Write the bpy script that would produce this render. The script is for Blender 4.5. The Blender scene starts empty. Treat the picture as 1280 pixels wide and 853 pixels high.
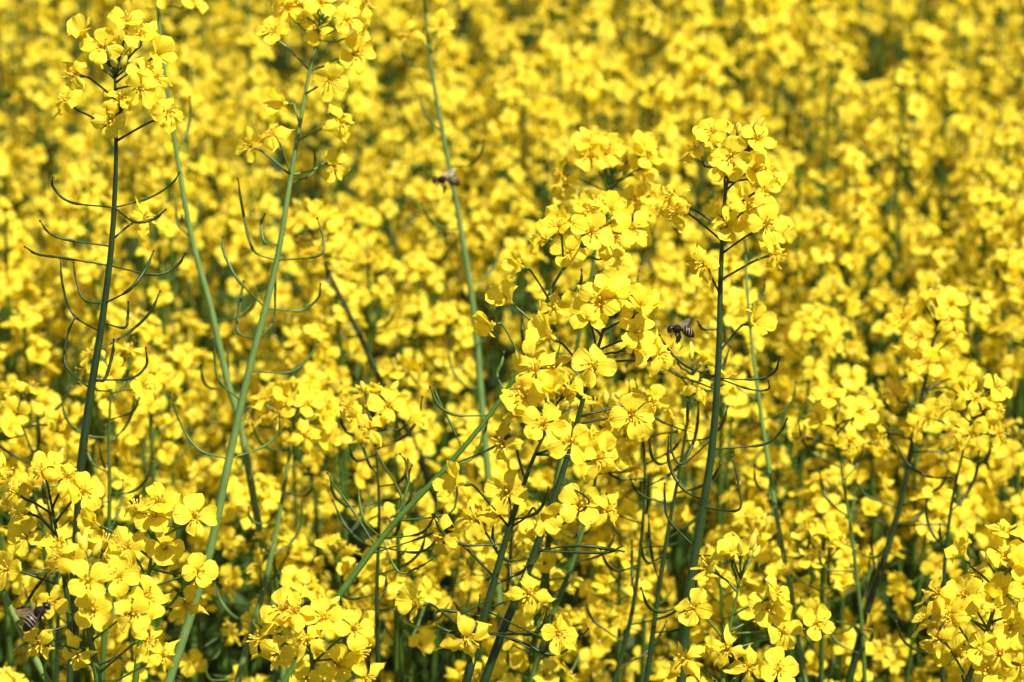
import bpy, math, random
import numpy as np
from mathutils import Vector, Matrix, Quaternion, noise

# ------------------------------------------------------------------ camera, sky, sun, exposure
S = bpy.context.scene
COL = S.collection
R = math.radians
CAM = Vector((0, 0, 1.735)); PITCH = R(18); LENS = 100.0; FP = LENS/36*1280
FWD = Vector((0, math.cos(PITCH), -math.sin(PITCH))); UP = Vector((0, math.sin(PITCH), math.cos(PITCH))); RT = Vector((1, 0, 0))
FOCUS = 1.36
cam = bpy.data.objects.new('camera', bpy.data.cameras.new('camera')); COL.objects.link(cam)
cam.location = CAM; cam.rotation_euler = (math.pi/2-PITCH, 0, 0)
cam.data.lens = LENS; cam.data.sensor_width = 36; cam.data.clip_start = .05; cam.data.clip_end = 3000
cam.data.dof.use_dof = True; cam.data.dof.focus_distance = FOCUS; cam.data.dof.aperture_fstop = 11.5
cam.data.dof.aperture_blades = 7
S.camera = cam
SUN_EL, SUN_AZ = R(60), R(126)          # azimuth from +Y clockwise: behind the camera and to its right
sd = Vector((math.sin(SUN_AZ)*math.cos(SUN_EL), math.cos(SUN_AZ)*math.cos(SUN_EL), math.sin(SUN_EL)))
sun = bpy.data.objects.new('sun', bpy.data.lights.new('sun', 'SUN')); COL.objects.link(sun)
sun.data.energy = 5.0; sun.data.angle = R(.5); sun.data.color = (1, .96, .88)
sun.rotation_euler = sd.to_track_quat('Z', 'Y').to_euler()
W = bpy.data.worlds.new('World'); S.world = W; W.use_nodes = True
nt = W.node_tree
sky = nt.nodes.new('ShaderNodeTexSky'); sky.sky_type = 'NISHITA'; sky.sun_disc = False
sky.sun_elevation = SUN_EL; sky.sun_rotation = SUN_AZ
bg = nt.nodes['Background']; bg.inputs[1].default_value = .055
nt.links.new(sky.outputs[0], bg.inputs[0])
S.view_settings.view_transform = 'Standard'; S.view_settings.look = 'None'; S.view_settings.gamma = 1
S.view_settings.exposure = 1.03
S.cycles.max_bounces = 7; S.cycles.diffuse_bounces = 4; S.cycles.transmission_bounces = 5; S.cycles.transparent_max_bounces = 8
S.cycles.use_denoising = True

def at(x, y, d):                         # a photo pixel (1280 wide) at distance d along the view axis -> the point in the place
    return CAM + d*FWD + (x-640)/FP*d*RT - (y-426.5)/FP*d*UP
def seen(p):                             # world point -> photo pixel, depth
    v = p-CAM; d = v.dot(FWD)
    return (640+v.dot(RT)/d*FP, 426.5-v.dot(UP)/d*FP, d) if d > .05 else (1e9, 1e9, d)

# ------------------------------------------------------------------ materials
def mat(name):
    m = bpy.data.materials.new(name); m.use_nodes = True
    t = m.node_tree; p = t.nodes['Principled BSDF']; return m, t, p
def N(t, kind, **kw):
    n = t.nodes.new(kind)
    for k, v in kw.items(): setattr(n, k, v)
    return n
def leafy(name, c1, c2, trans, tcol, rough=.5, scale=300., spec=.3, bump=.0, bscale=900., vary=.12, gloss=0):
    m, t, p = mat(name)
    L = t.links.new
    tc = N(t, 'ShaderNodeTexCoord'); nz = N(t, 'ShaderNodeTexNoise'); nz.inputs['Scale'].default_value = scale; nz.inputs['Detail'].default_value = 3
    L(tc.outputs['Object'], nz.inputs['Vector'])
    ramp = N(t, 'ShaderNodeValToRGB'); ramp.color_ramp.elements[0].color = (*c1, 1); ramp.color_ramp.elements[1].color = (*c2, 1)
    ramp.color_ramp.elements[0].position = .3; ramp.color_ramp.elements[1].position = .7
    L(nz.outputs['Fac'], ramp.inputs[0])
    oi = N(t, 'ShaderNodeObjectInfo'); mr = N(t, 'ShaderNodeMapRange'); mr.inputs[3].default_value = 1-vary; mr.inputs[4].default_value = 1+vary*.4
    L(oi.outputs['Random'], mr.inputs[0])
    hs = N(t, 'ShaderNodeHueSaturation'); L(mr.outputs[0], hs.inputs['Value']); L(ramp.outputs[0], hs.inputs['Color'])
    L(hs.outputs[0], p.inputs['Base Color'])
    p.inputs['Roughness'].default_value = rough; p.inputs['Specular IOR Level'].default_value = spec
    out = t.nodes['Material Output']
    if bump:
        n2 = N(t, 'ShaderNodeTexNoise'); n2.inputs['Scale'].default_value = bscale; n2.inputs['Detail'].default_value = 2
        L(tc.outputs['Object'], n2.inputs['Vector'])
        b = N(t, 'ShaderNodeBump'); b.inputs['Strength'].default_value = bump; b.inputs['Distance'].default_value = .0004
        L(n2.outputs['Fac'], b.inputs['Height']); L(b.outputs[0], p.inputs['Normal'])
    if trans:
        tr = N(t, 'ShaderNodeBsdfTranslucent')
        mx = N(t, 'ShaderNodeMix', data_type='RGBA', blend_type='MULTIPLY'); mx.inputs[0].default_value = 1
        L(hs.outputs[0], mx.inputs[6]); mx.inputs[7].default_value = (*tcol, 1); L(mx.outputs[2], tr.inputs[0])
        ms = N(t, 'ShaderNodeMixShader'); ms.inputs[0].default_value = trans
        L(p.outputs[0], ms.inputs[1]); L(tr.outputs[0], ms.inputs[2]); L(ms.outputs[0], out.inputs[0])
    return m
M = {}
M['petal'] = leafy('petal', (.94, .725, .026), (.97, .79, .055), .52, (1, 1, .6), .55, 260, .25, .35, 700, .10)
M['petal_veined'] = leafy('petal_veined', (.94, .725, .026), (.97, .79, .055), .52, (1, 1, .6), .5, 260, .3, .35, 700, .08)
def veins(m):                            # ribs fanning along the petal, deeper yellow at its throat
    t = m.node_tree; L = t.links.new; p = t.nodes['Principled BSDF']
    tc = N(t, 'ShaderNodeTexCoord'); sx = N(t, 'ShaderNodeSeparateXYZ'); L(tc.outputs['Object'], sx.inputs[0])
    ln = N(t, 'ShaderNodeVectorMath', operation='LENGTH'); L(tc.outputs['Object'], ln.inputs[0])
    ad = N(t, 'ShaderNodeMath', operation='ADD'); L(ln.outputs['Value'], ad.inputs[0]); ad.inputs[1].default_value = .002
    dv = N(t, 'ShaderNodeMath', operation='DIVIDE'); L(sx.outputs['Y'], dv.inputs[0]); L(ad.outputs[0], dv.inputs[1])
    cb = N(t, 'ShaderNodeCombineXYZ'); L(dv.outputs[0], cb.inputs['Y']); L(ln.outputs['Value'], cb.inputs['X'])
    mp = N(t, 'ShaderNodeMapping'); mp.inputs['Scale'].default_value = (90, 15, 1); L(cb.outputs[0], mp.inputs['Vector'])
    oi = N(t, 'ShaderNodeObjectInfo'); L(oi.outputs['Random'], cb.inputs['Z'])
    nz = N(t, 'ShaderNodeTexNoise'); nz.inputs['Scale'].default_value = 1.0; nz.inputs['Detail'].default_value = 3; L(mp.outputs[0], nz.inputs['Vector'])
    b = N(t, 'ShaderNodeBump'); b.inputs['Strength'].default_value = .75; b.inputs['Distance'].default_value = .0012
    L(nz.outputs['Fac'], b.inputs['Height']); old = p.inputs['Normal'].links[0].from_socket; L(old, b.inputs['Normal']); L(b.outputs[0], p.inputs['Normal'])
    hs = [n for n in t.nodes if n.type == 'HUE_SAT'][0]; rampout = hs.inputs['Color'].links[0].from_socket
    mr = N(t, 'ShaderNodeMapRange'); mr.inputs[1].default_value = .002; mr.inputs[2].default_value = .0085; mr.inputs[3].default_value = .75; mr.inputs[4].default_value = 0; L(ln.outputs['Value'], mr.inputs[0])
    v2 = N(t, 'ShaderNodeMapRange'); v2.inputs[1].default_value = .38; v2.inputs[2].default_value = .52; v2.inputs[3].default_value = .30; v2.inputs[4].default_value = 0; L(nz.outputs['Fac'], v2.inputs[0])
    mx_ = N(t, 'ShaderNodeMath', operation='MAXIMUM'); L(mr.outputs[0], mx_.inputs[0]); L(v2.outputs[0], mx_.inputs[1])
    mx = N(t, 'ShaderNodeMix', data_type='RGBA'); L(mx_.outputs[0], mx.inputs[0]); L(rampout, mx.inputs[6]); mx.inputs[7].default_value = (.89, .58, .012, 1); L(mx.outputs[2], hs.inputs['Color'])
veins(M['petal_veined'])
M['petal_old'] = leafy('petal_old', (.86, .60, .02), (.93, .70, .04), .44, (1, .9, .5), .6, 400, .2, .4, 700, .2)
M['stamen'] = leafy('stamen', (.85, .56, .03), (.92, .68, .06), .35, (1, .9, .6), .6)
M['sepal'] = leafy('sepal', (.55, .50, .035), (.75, .62, .05), .25, (1, 1, .6), .5)
M['bud'] = leafy('bud', (.42, .40, .04), (.80, .60, .05), .2, (1, 1, .6), .5, 260)
M['stem'] = leafy('stem', (.038, .085, .010), (.070, .130, .018), 0, (1, 1, 1), .45, 90, .3, .15, 500, .25)
M['pod'] = leafy('pod', (.04, .08, .010), (.08, .13, .020), 0, (1, 1, 1), .45, 150, .3, .15, 600, .25)
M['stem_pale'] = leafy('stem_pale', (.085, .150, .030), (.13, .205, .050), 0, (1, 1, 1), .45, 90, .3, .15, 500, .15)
M['stem_shaded'] = leafy('stem_shaded', (.007, .020, .003), (.017, .040, .006), 0, (1, 1, 1), .36, 90, .4, .15, 500, .2)  # shade put into the colour: darker copy of stem for stems standing in shadow
M['pod_shaded'] = leafy('pod_shaded', (.012, .027, .003), (.028, .052, .007), 0, (1, 1, 1), .42, 150, .3, .15, 600, .2)  # pods of those stems, with the same shade painted in
M['tip'] = leafy('pod_tip', (.05, .035, .015), (.08, .06, .02), 0, (1, 1, 1), .6)
M['leaf'] = leafy('leaf', (.020, .050, .005), (.042, .085, .010), .25, (.9, 1, .4), .5, 60, .35, .3, 200, .2)

# ------------------------------------------------------------------ mesh builder
class MB:
    def __init__(s): s.v = []; s.f = []; s.m = []
    def add(s, vs, fs, mi=0, mtx=None):
        o = len(s.v)
        s.v += [tuple(mtx @ Vector(p)) for p in vs] if mtx is not None else [tuple(p) for p in vs]
        s.f += [tuple(i+o for i in f) for f in fs]; s.m += [mi]*len(fs) if isinstance(mi, int) else list(mi)
    def merge(s, b, mtx, remap=None):
        s.add(b.v, b.f, [remap[i] for i in b.m] if remap else b.m, mtx)
    def mesh(s, name, mats):
        me = bpy.data.meshes.new(name); me.from_pydata(s.v, [], s.f)
        for k in mats: me.materials.append(M[k])
        me.polygons.foreach_set('material_index', s.m)
        me.polygons.foreach_set('use_smooth', [True]*len(s.f)); me.update(); return me
def frames(pts):
    out = []; t = (pts[1]-pts[0]).normalized(); n = t.orthogonal().normalized()
    for i in range(len(pts)):
        a = pts[max(i-1, 0)]; b = pts[min(i+1, len(pts)-1)]; t2 = (b-a)
        t2 = t2.normalized() if t2.length > 1e-9 else t
        n = (n-t2*n.dot(t2)); n = n.normalized() if n.length > 1e-6 else t2.orthogonal().normalized()
        out.append((t2, n, t2.cross(n))); t = t2
    return out
def tube(mb, pts, rad, n=8, mi=0, cap=True, ridge=0):
    pts = [Vector(p) for p in pts]; fr = frames(pts); vs = []; fs = []
    for i, p in enumerate(pts):
        r = rad[i] if isinstance(rad, (list, tuple)) else rad
        for k in range(n):
            a = 2*math.pi*k/n; rr = r*(1+ridge*(k % 2))
            vs.append(p+fr[i][1]*math.cos(a)*rr+fr[i][2]*math.sin(a)*rr)
    for i in range(len(pts)-1):
        for k in range(n):
            fs.append((i*n+k, i*n+(k+1) % n, (i+1)*n+(k+1) % n, (i+1)*n+k))
    if cap:
        vs.append(pts[0]); vs.append(pts[-1]); a = len(vs)-2; e = (len(pts)-1)*n
        for k in range(n): fs.append((a, (k+1) % n, k)); fs.append((a+1, e+k, e+(k+1) % n))
    mb.add(vs, fs, mi)
def spline(P, n):                        # Catmull-Rom through P, n points per span
    P = [Vector(p) for p in P]
    if len(P) == 2: return [P[0].lerp(P[1], i/n) for i in range(n+1)]
    Q = [2*P[0]-P[1]]+P+[2*P[-1]-P[-2]]; out = []
    for i in range(1, len(Q)-2):
        a, b, c, d = Q[i-1:i+3]
        for k in range(n):
            t = k/n; out.append(.5*((2*b)+(c-a)*t+(2*a-5*b+4*c-d)*t*t+(3*b-a-3*c+d)*t**3))
    out.append(P[-1]); return out
def zrot(d, spin=0.):                    # matrix taking +Z to direction d, spun about it
    d = Vector(d).normalized()
    return (d.to_track_quat('Z', 'Y') @ Quaternion((0, 0, 1), spin)).to_matrix().to_4x4()
def place(p, d, spin=0., s=1.): return Matrix.Translation(p) @ zrot(d, spin) @ Matrix.Scale(s, 4)
def sm(a, b, x): t = min(1, max(0, (x-a)/(b-a))); return t*t*(3-2*t)

# ------------------------------------------------------------------ flower pieces (metres, flower faces +Z)
def petal_mb(rng, opened, nl, nw, worn=0):
    """one petal leaving the origin along +Z and bending out towards +X"""
    mb = MB(); L = rng.uniform(.0140, .0164); ph1 = R(opened)+rng.uniform(-.16, .16); rec = rng.uniform(-.05, .55)+worn*.6
    wmax = rng.uniform(.0046, .0057)*(1-.25*worn); cup = rng.uniform(-45, 60); k = rng.uniform(500, 950); ph = rng.uniform(0, 6.3); amp = rng.uniform(.0002, .0010)*(1+2.2*worn)
    tw = rng.uniform(-.35, .35)*(1+worn); notch = rng.uniform(0, .16); rag = rng.uniform(0, .05)*(1+worn); rp = rng.uniform(0, 6); crease = rng.uniform(-.0008, .0012)
    x = 0.0006; z = 0; rows = []; ns = 40; ctr = [(x, z, R(6))]
    for i in range(ns):
        s = (i+.5)/ns; a = R(6)+(ph1-R(6))*sm(.22, .48, s)+rec*sm(.45, 1, s)
        x += math.sin(a)*L/ns; z += math.cos(a)*L/ns; ctr.append((x, z, a))
    vs = []; fs = []
    for i in range(nl+1):
        s = i/nl
        hw = .0007+(wmax-.0007)*sm(.24, .72, s)
        if s > .74: hw *= math.sqrt(max(0, 1-((s-.74)/.26)**2.4))*.93+.07*(1-(s-.74)/.26)
        for j in range(nw+1):
            v = j/nw*2-1; y = v*hw
            ss = max(0, min(1, s-rag*(.5+.5*math.sin(v*7+rp))*max(0, s-.6)*2.5)); ss = max(0, min(1, ss-notch*max(0, s-.75)*4*math.exp(-(v*2.2)**2)))
            cx, cz, a = ctr[int(round(ss*ns))]
            h = cup*y*y*1.0+amp*sm(.4, 1, s)*math.sin(k*y+ph)*(.4+abs(v))+amp*.8*sm(.5, 1, s)*abs(v)*math.sin(s*16+ph*2+v)+crease*math.exp(-(v*3)**2)*sm(.3, .8, s)
            h += tw*y*sm(.3, 1, s)
            vs.append((cx-math.cos(a)*h, y, cz+math.sin(a)*h))
    W_ = nw+1
    for i in range(nl):
        for j in range(nw): fs.append((i*W_+j, i*W_+j+1, (i+1)*W_+j+1, (i+1)*W_+j))
    mb.add(vs, fs, 0); return mb
def calyx_mb(rng, opened, lo=False):
    mb = MB()
    tube(mb, [(0, 0, -.0016), (0, 0, 0), (0, 0, .0012)], [.0007, .0013, .0012], 5 if lo else 8, 1)
    for q in range(4):
        a = q*math.pi/2+math.pi/4; out = rng.uniform(.25, .75) if opened > 50 else .12; l = .0062
        vs = []; fs = []; n = 3 if lo else 5
        for i in range(n+1):
            s = i/n; r = .0011+out*l*s**1.4; z = l*s*(1-.35*out*s); hw = .0010*math.sin(math.pi*min(.97, .12+s*.85))
            for v in (-1, 0, 1):
                rr = r-abs(v)*.0003
                vs.append((math.cos(a)*rr-math.sin(a)*v*hw, math.sin(a)*rr+math.cos(a)*v*hw, z))
        for i in range(n):
            for j in range(2): fs.append((i*3+j, i*3+j+1, i*3+j+4, i*3+j+3))
        mb.add(vs, fs, 0)
    return mb
def stamens_mb(rng, lo=False):
    mb = MB()
    for q in range(6):
        a = q*math.pi/3+rng.uniform(-.25, .25); h = rng.uniform(.0075, .0095) if q % 3 else .006; o = rng.uniform(.0012, .0028)
        p = [Vector((math.cos(a)*.0006, math.sin(a)*.0006, .001)), Vector((math.cos(a)*(.0008+o*.4), math.sin(a)*(.0008+o*.4), h*.6)), Vector((math.cos(a)*(.0008+o), math.sin(a)*(.0008+o), h))]
        if lo:
            tube(mb, [p[0], p[2]], [.0002, .0002], 3, 0, False)
        else: tube(mb, p, .00022, 4, 0, False)
        e = p[2]; d = Vector((math.cos(a)*.6, math.sin(a)*.6, .8))*.0011
        tube(mb, [e-d*.9, e-d*.3, e+d*.5, e+d], [.0002, .0005, .0005, .0001], 3 if lo else 5, 0)
    tube(mb, [(0, 0, .001), (0, 0, .006), (0, 0, .0085), (0, 0, .0095)], [.0006, .0006, .0004, .0007], 4 if lo else 6, 1)
    return mb
def bud_mb(rng, lo=False):
    mb = MB(); l = rng.uniform(.0048, .0075); r = l*rng.uniform(.2, .25); n = 5 if lo else 8
    prof = [(0, .35), (.12, .75), (.35, 1), (.62, .98), (.85, .65), (1, .12)]
    tube(mb, [(0, 0, z*l) for z, _ in prof], [w*r for _, w in prof], n, 0, True, 0 if lo else .10)
    return mb
rg = random.Random(11)
OPEN = {'open': [], 'half': [], 'worn': []}
PET, CAL, STA, BUD = {}, [], [], []
for kind, op, n in (('open', 80, 14), ('half', 38, 6), ('worn', 98, 8)):
    PET[kind] = []
    for i in range(n):
        PET[kind].append(petal_mb(rg, op+rg.uniform(-10, 12), 12, 8, 1 if kind == 'worn' else (.5 if rg.random() < .45 else 0)).mesh('petal', ['petal_old' if kind == 'worn' and i % 3 == 1 else 'petal_veined']))
for i in range(3): CAL.append(calyx_mb(rg, 80).mesh('calyx', ['sepal', 'stem']))
CALH = calyx_mb(rg, 30).mesh('calyx', ['sepal', 'stem'])
for i in range(4): STA.append(stamens_mb(rg).mesh('stamens', ['stamen', 'sepal']))
for i in range(4): BUD.append(bud_mb(rg).mesh('bud', ['bud']))
def flower_lo(rng, kind, nl, nw):        # a whole blossom in one mesh: 0 petal 1 calyx 2 stem 3 stamen
    mb = MB(); op = {'open': 80, 'half': 38, 'worn': 100}[kind]
    for q in range(4):
        p = petal_mb(rng, op+rng.uniform(-12, 12), nl, nw, 1 if kind == 'worn' else (.5 if rng.random() < .25 else 0))
        mb.merge(p, Matrix.Rotation(q*math.pi/2+rng.uniform(-.15, .15), 4, 'Z'))
    mb.merge(calyx_mb(rng, op, True), Matrix.Identity(4), {0: 1, 1: 2})
    if kind != 'half': mb.merge(stamens_mb(rng, True), Matrix.Identity(4), {0: 3, 1: 1})
    return mb
FM = ['petal', 'sepal', 'stem', 'stamen', 'bud', 'pod', 'tip', 'leaf']
MIDF = {k: [flower_lo(rg, k, 7, 5).mesh('flower', FM) for _ in range(n)] for k, n in (('open', 14), ('half', 5), ('worn', 6))}
LOF = {k: [flower_lo(rg, k, 4, 3) for _ in range(n)] for k, n in (('open', 8), ('half', 3), ('worn', 3))}
def flower_tiny(rng, kind):
    mb = MB(); op = {'open': 80, 'half': 38, 'worn': 100}[kind]
    for q in range(4): mb.merge(petal_mb(rng, op+rng.uniform(-12, 12), 4, 2, 0), Matrix.Rotation(q*math.pi/2+rng.uniform(-.15, .15), 4, 'Z'))
    return mb
TINY = {k: [flower_tiny(rg, k) for _ in range(3)] for k in ('open', 'half', 'worn')}
def bud_lo(rng): return bud_mb(rng, True)
LOB = [bud_lo(rg) for _ in range(3)]

def pod_pts(p, out, rng, l_st, l_pod, turn):
    """flower stalk going out, then the pod curving up"""
    out = Vector(out).normalized(); a = p+out*l_st+Vector((0, 0, rng.uniform(-.0015, .003)))
    up = Vector((0, 0, 1)); d1 = (out*(1-turn*.4)+up*turn*.45).normalized(); d2 = (out*(1-turn)+up*(turn+.15)).normalized()
    side = out.cross(up)*rng.uniform(-.15, .15)
    b = a+d1*l_pod*.35+side*l_pod*.2; c = b+(d1+d2).normalized()*l_pod*.3; e = c+d2*l_pod*.38
    return a, b, c, e
def pod_mb(p, out, rng, thick=1., lo=False, l_st=None, l_pod=None, turn=None):
    l_st = l_st or rng.uniform(.010, .015); l_pod = l_pod or rng.uniform(.014, .034); turn = rng.uniform(.45, 1.05) if turn is None else turn
    a, b, c, e = pod_pts(p, out, rng, l_st, l_pod, turn); mb = MB()
    n = 4 if lo else 6
    if lo: tube(mb, [p, a, b, c, e], [.0006, .0006, .0009, .0009, .0004], n, 0)
    else:
        pts = spline([p, a, b, c, e], 5); m = len(pts); rad = []
        for i in range(m):
            s = i/(m-1); r = .00062*(1-.15*s) if s < .24 else .00062+.00052*sm(.24, .32, s)
            if abs(s-.25) < .03: r = .0010
            if s > .8: r = .00114*(1-.62*sm(.8, .97, s))
            rad.append(r*thick*.78)
        tube(mb, pts, rad, n, 0)
        d = (pts[-1]-pts[-2]).normalized(); tube(mb, [pts[-1]-d*.0003, pts[-1]+d*.0005, pts[-1]+d*.0013], [.0004*thick, .0007*thick, .0005*thick], n, 1)
    return mb
def leaf_mb(p, out, L, rng, nl=8, nw=4, wid=.32):
    mb = MB(); out = Vector(out).normalized(); up = Vector((0, 0, 1)); side = out.cross(up).normalized()
    vs = []; fs = []; droop = rng.uniform(.3, 1.0); rise = rng.uniform(.3, .8); pos = Vector(p); k = rng.uniform(3, 6); ph = rng.uniform(0, 6)
    for i in range(nl+1):
        s = i/nl; d = (out+up*(rise-(rise+droop)*s)).normalized(); nn = side.cross(d)
        if i: pos = pos+d*L/nl
        hw = L*wid*.5*(math.sin(math.pi*min(.98, .08+s*.93))**.7)*(1+.16*math.sin(s*22+ph))
        for j in range(nw+1):
            v = j/nw*2-1
            vs.append(pos+side*v*hw+nn*(abs(v)*hw*.35+.06*hw*math.sin(k*s*3+v*3+ph)))
    for i in range(nl):
        for j in range(nw): fs.append((i*(nw+1)+j, i*(nw+1)+j+1, (i+1)*(nw+1)+j+1, (i+1)*(nw+1)+j))
    mb.add(vs, fs, 0); return mb

# ------------------------------------------------------------------ object helpers
def link(name, data, parent=None, mtx=None):
    o = bpy.data.objects.new(name, data); COL.objects.link(o)
    if parent: o.parent = parent
    if mtx is not None: o.matrix_basis = mtx
    return o
def thing(name, label, cat, loc, group=None):
    o = link(name, None); o.location = loc; o.empty_display_size = .05; o['label'] = label; o['category'] = cat
    if group: o['group'] = group
    return o
def build(mb, name, mats, parent): return link(name, mb.mesh(name, mats), parent)
GAL = Matrix.Identity(4)
def make_flower(rng, kind, parent, mtx):  # flower > petal x4, stamens
    f = link('flower', CALH if kind == 'half' else rng.choice(CAL), parent, mtx)
    j = rng.uniform(-.1, .1)
    for q in range(4):
        link('petal', rng.choice(PET[kind]), f, Matrix.Rotation(q*math.pi/2+rng.uniform(-.13, .13)+j, 4, 'Z') @ Matrix.Rotation(rng.uniform(-.12, .12), 4, 'Y'))
    if kind != 'half': link('stamens', rng.choice(STA), f, Matrix.Rotation(rng.uniform(0, 6), 4, 'Z'))
    return f
CAMV = -FWD

# ------------------------------------------------------------------ the sharp plants at the field's edge
def hero(spec, seed):
    rng = random.Random(seed); wd = spec['label'].split()[:4]; dk = 'dark' in wd or spec.get('dark'); pl_ = 'pale' in wd or spec.get('pale'); ST = ['stem_shaded' if dk else ('stem_pale' if pl_ else 'stem')]; PD = ['pod_shaded' if dk else 'pod', 'tip']  # dark stems and their pods take the copies with painted-in shade
    d0 = spec['d']; px = spec['stem']
    dep = lambda q: q[2] if len(q) > 2 else d0
    path = [at(q[0], q[1], dep(q)) for q in px]          # bottom to tip
    lean = (path[1]-path[0]).normalized()
    # the stem goes on down to the soil
    low = path[0]; lz = low.z; base = Vector((low.x-lean.x*.25+rng.uniform(-.01, .01), low.y-lean.y*.1+rng.uniform(0, .02), 0))
    m1 = low.lerp(base, .35)-lean*0+Vector((-lean.x*.02, 0, 0)); m2 = low.lerp(base, .7)
    g_ = (path[1]-path[0]).length
    q1 = path[0]-lean*g_; q2 = q1-lean*g_*1.2+Vector((0, 0, -g_)); m1 = q2.lerp(base, .3); m2 = q2.lerp(base, .65)
    full = [base, m2, m1, q2, q1]+path
    P = [x-base for x in full]
    root = thing('rapeseed_plant', spec['label'], 'plant', base)
    pts = spline(P, 7); n = len(pts); tw = spec.get('w', 14)*.76/FP*d0/2
    zt = P[-1].z; rad = []
    zl = P[5].z
    for i, p in enumerate(pts):
        s = max(0, (p.z-zl)/(zt-zl)); r = tw*(1-.72*s**1.6) if p.z > zl else tw*(1+.35*(1-p.z/zl))
        rad.append(r)
    stm = MB(); tube(stm, pts, rad, 10, 0, True, .05)
    vis = spline([x-base for x in path], 10)
    def near(t):                                           # t 0..1 along visible path -> point, radius
        k = t*(len(vis)-1); i = min(int(k), len(vis)-2); p = vis[i].lerp(vis[i+1], k-i)
        s = max(0, (p.z-zl)/(zt-zl)); return p, tw*(1-.72*s**1.6), (vis[i+1]-vis[i]).normalized()
    def closest(px_, py_):
        best = None
        for i in range(60):
            p, r, t = near(i/59); s = seen(p+base); dd = (s[0]-px_)**2+(s[1]-py_)**2
            if best is None or dd < best[0]: best = (dd, i/59)
        return best[1]
    def blossom(pos, face, kind, t=None, sc=None):
        # pedicel joins the stem lower than the blossom
        if t is None:
            best = None
            for i in range(50):
                p, r, tt = near(i/49); dist = (p+tt*.012-pos).length
                if best is None or dist < best[0]: best = (dist, i/49)
            t = best[1]
        p, r, tt = near(t); face = face.normalized()
        f0 = pos-face*.0016
        v = f0-p; mid = p+v*.5+Vector((0, 0, -.002 if face.z < .2 else .001))-face*.001
        ctl = f0-face*.003
        tube(stm, spline([p, mid.lerp(ctl, .3), ctl, f0], 3), [.0008]+[.0006]*8+[.0008], 6, 0)
        make_flower(rng, kind, root, place(pos, face, rng.uniform(0, 6.3), sc or rng.uniform(.82, .99)*spec.get('fs', 1)))
    # placed blossoms (x, y[, kind[, fx, fy]]): fx, fy tilt the face right / up as seen
    for q in spec.get('fl', []):
        kind = q[2] if len(q) > 2 else 'open'
        pos = at(q[0], q[1], d0+rng.uniform(-.018, .006))-base
        t = closest(q[0], q[1]+22); sp, _, _ = near(t)
        fx, fy = (q[3], q[4]) if len(q) > 4 else ((q[0]-seen(sp+base)[0])/55*.8+rng.uniform(-.25, .25), .45+rng.uniform(-.35, .35))
        face = CAMV*1.0+RT*fx+UP*fy
        blossom(pos, face, kind)
    # the rest of the raceme all round the stem
    n_auto = spec.get('n', 8); t0, t1 = spec.get('head', (.72, .98))
    for i in range(n_auto):
        s = (i+rng.random())/n_auto; t = t0+(t1-t0)*s; p, r, tt = near(t)
        az = i*2.399+rng.uniform(-.3, .3); el = .05+.9*s+rng.uniform(-.15, .15)
        out = Vector((math.cos(az)*math.cos(el), math.sin(az)*math.cos(el), math.sin(el)))
        l = rng.uniform(.014, .021)*(1-.35*s)*spec.get('spread', 1.); pos = p+out*l
        kind = 'open' if rng.random() < .72 else ('half' if rng.random() < .5 else 'worn')
        if s < .3 and rng.random() < .35: kind = 'worn'
        face = out*1.0+Vector((rng.uniform(-.4, .4), -.35+rng.uniform(-.3, .3), .35+rng.uniform(-.4, .3)))
        blossom(pos, face, kind, t)
    # buds on the tip
    for i in range(spec.get('buds', 9)):
        p, r, tt = near(.975+.025*rng.random()); az = i*2.4; el = R(rng.uniform(35, 85))
        out = (tt*math.sin(el)+(Vector((math.cos(az), math.sin(az), 0)))*math.cos(el)).normalized(); l = rng.uniform(.006, .015)
        tube(stm, [p, p+out*l*.5+Vector((0, 0, .0004)), p+out*l], .0005, 5, 0)
        link('bud', rng.choice(BUD), root, place(p+out*l, out, rng.uniform(0, 6), rng.uniform(.85, 1.3)))
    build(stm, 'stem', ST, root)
    # seed pods: automatic along a stretch, and traced ones (x0,y0, x1,y1 elbow, x2,y2 tip)
    a0, a1, npod = spec.get('pods', (0, 0, 0))
    for i in range(npod):
        t = a0+(a1-a0)*(i+rng.random()*.8)/npod; p, r, tt = near(t); az = i*2.399+rng.uniform(-.4, .4)+seed
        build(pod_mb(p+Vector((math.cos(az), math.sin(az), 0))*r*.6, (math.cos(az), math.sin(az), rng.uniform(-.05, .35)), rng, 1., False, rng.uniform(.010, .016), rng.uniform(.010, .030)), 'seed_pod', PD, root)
    for q in spec.get('tpods', []):
        mb = MB(); dd = d0+rng.uniform(-.012, .012); p0 = near(closest(q[0], q[1]))[0]; p1 = at(q[2], q[3], dd)-base; p2 = at((q[2]+q[4])/2+(q[2]-q[0])*.22, (q[3]+q[5])/2+(q[3]-q[1])*.2+3, dd+.002)-base; p3 = at(q[4], q[5], dd+rng.uniform(-.006, .006))-base
        p1 = p1+Vector((rng.uniform(-.002, .002), rng.uniform(-.003, .003), rng.uniform(-.002, .002))); p2 = p2.lerp((p1+p3)/2, rng.uniform(0, .6)); p3 = p1.lerp(p3, rng.uniform(.8, 1.0)); pr = rng.uniform(.72, 1.15)
        pp = spline([p0, p1, p2, p3], 6); m = len(pp)
        tube(mb, pp, [(.00046 if k < 5 else (.00085 if k == 5 else .00076*pr*(1+.13*math.sin(k*2.4))))*(1 if k < m-3 else .55) for k in range(m)], 6, 0)
        d = (pp[-1]-pp[-2]).normalized(); tube(mb, [pp[-1], pp[-1]+d*.0006, pp[-1]+d*.0012], [.0004, .0007, .0004], 5, 1)
        build(mb, 'seed_pod', PD, root)
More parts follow.
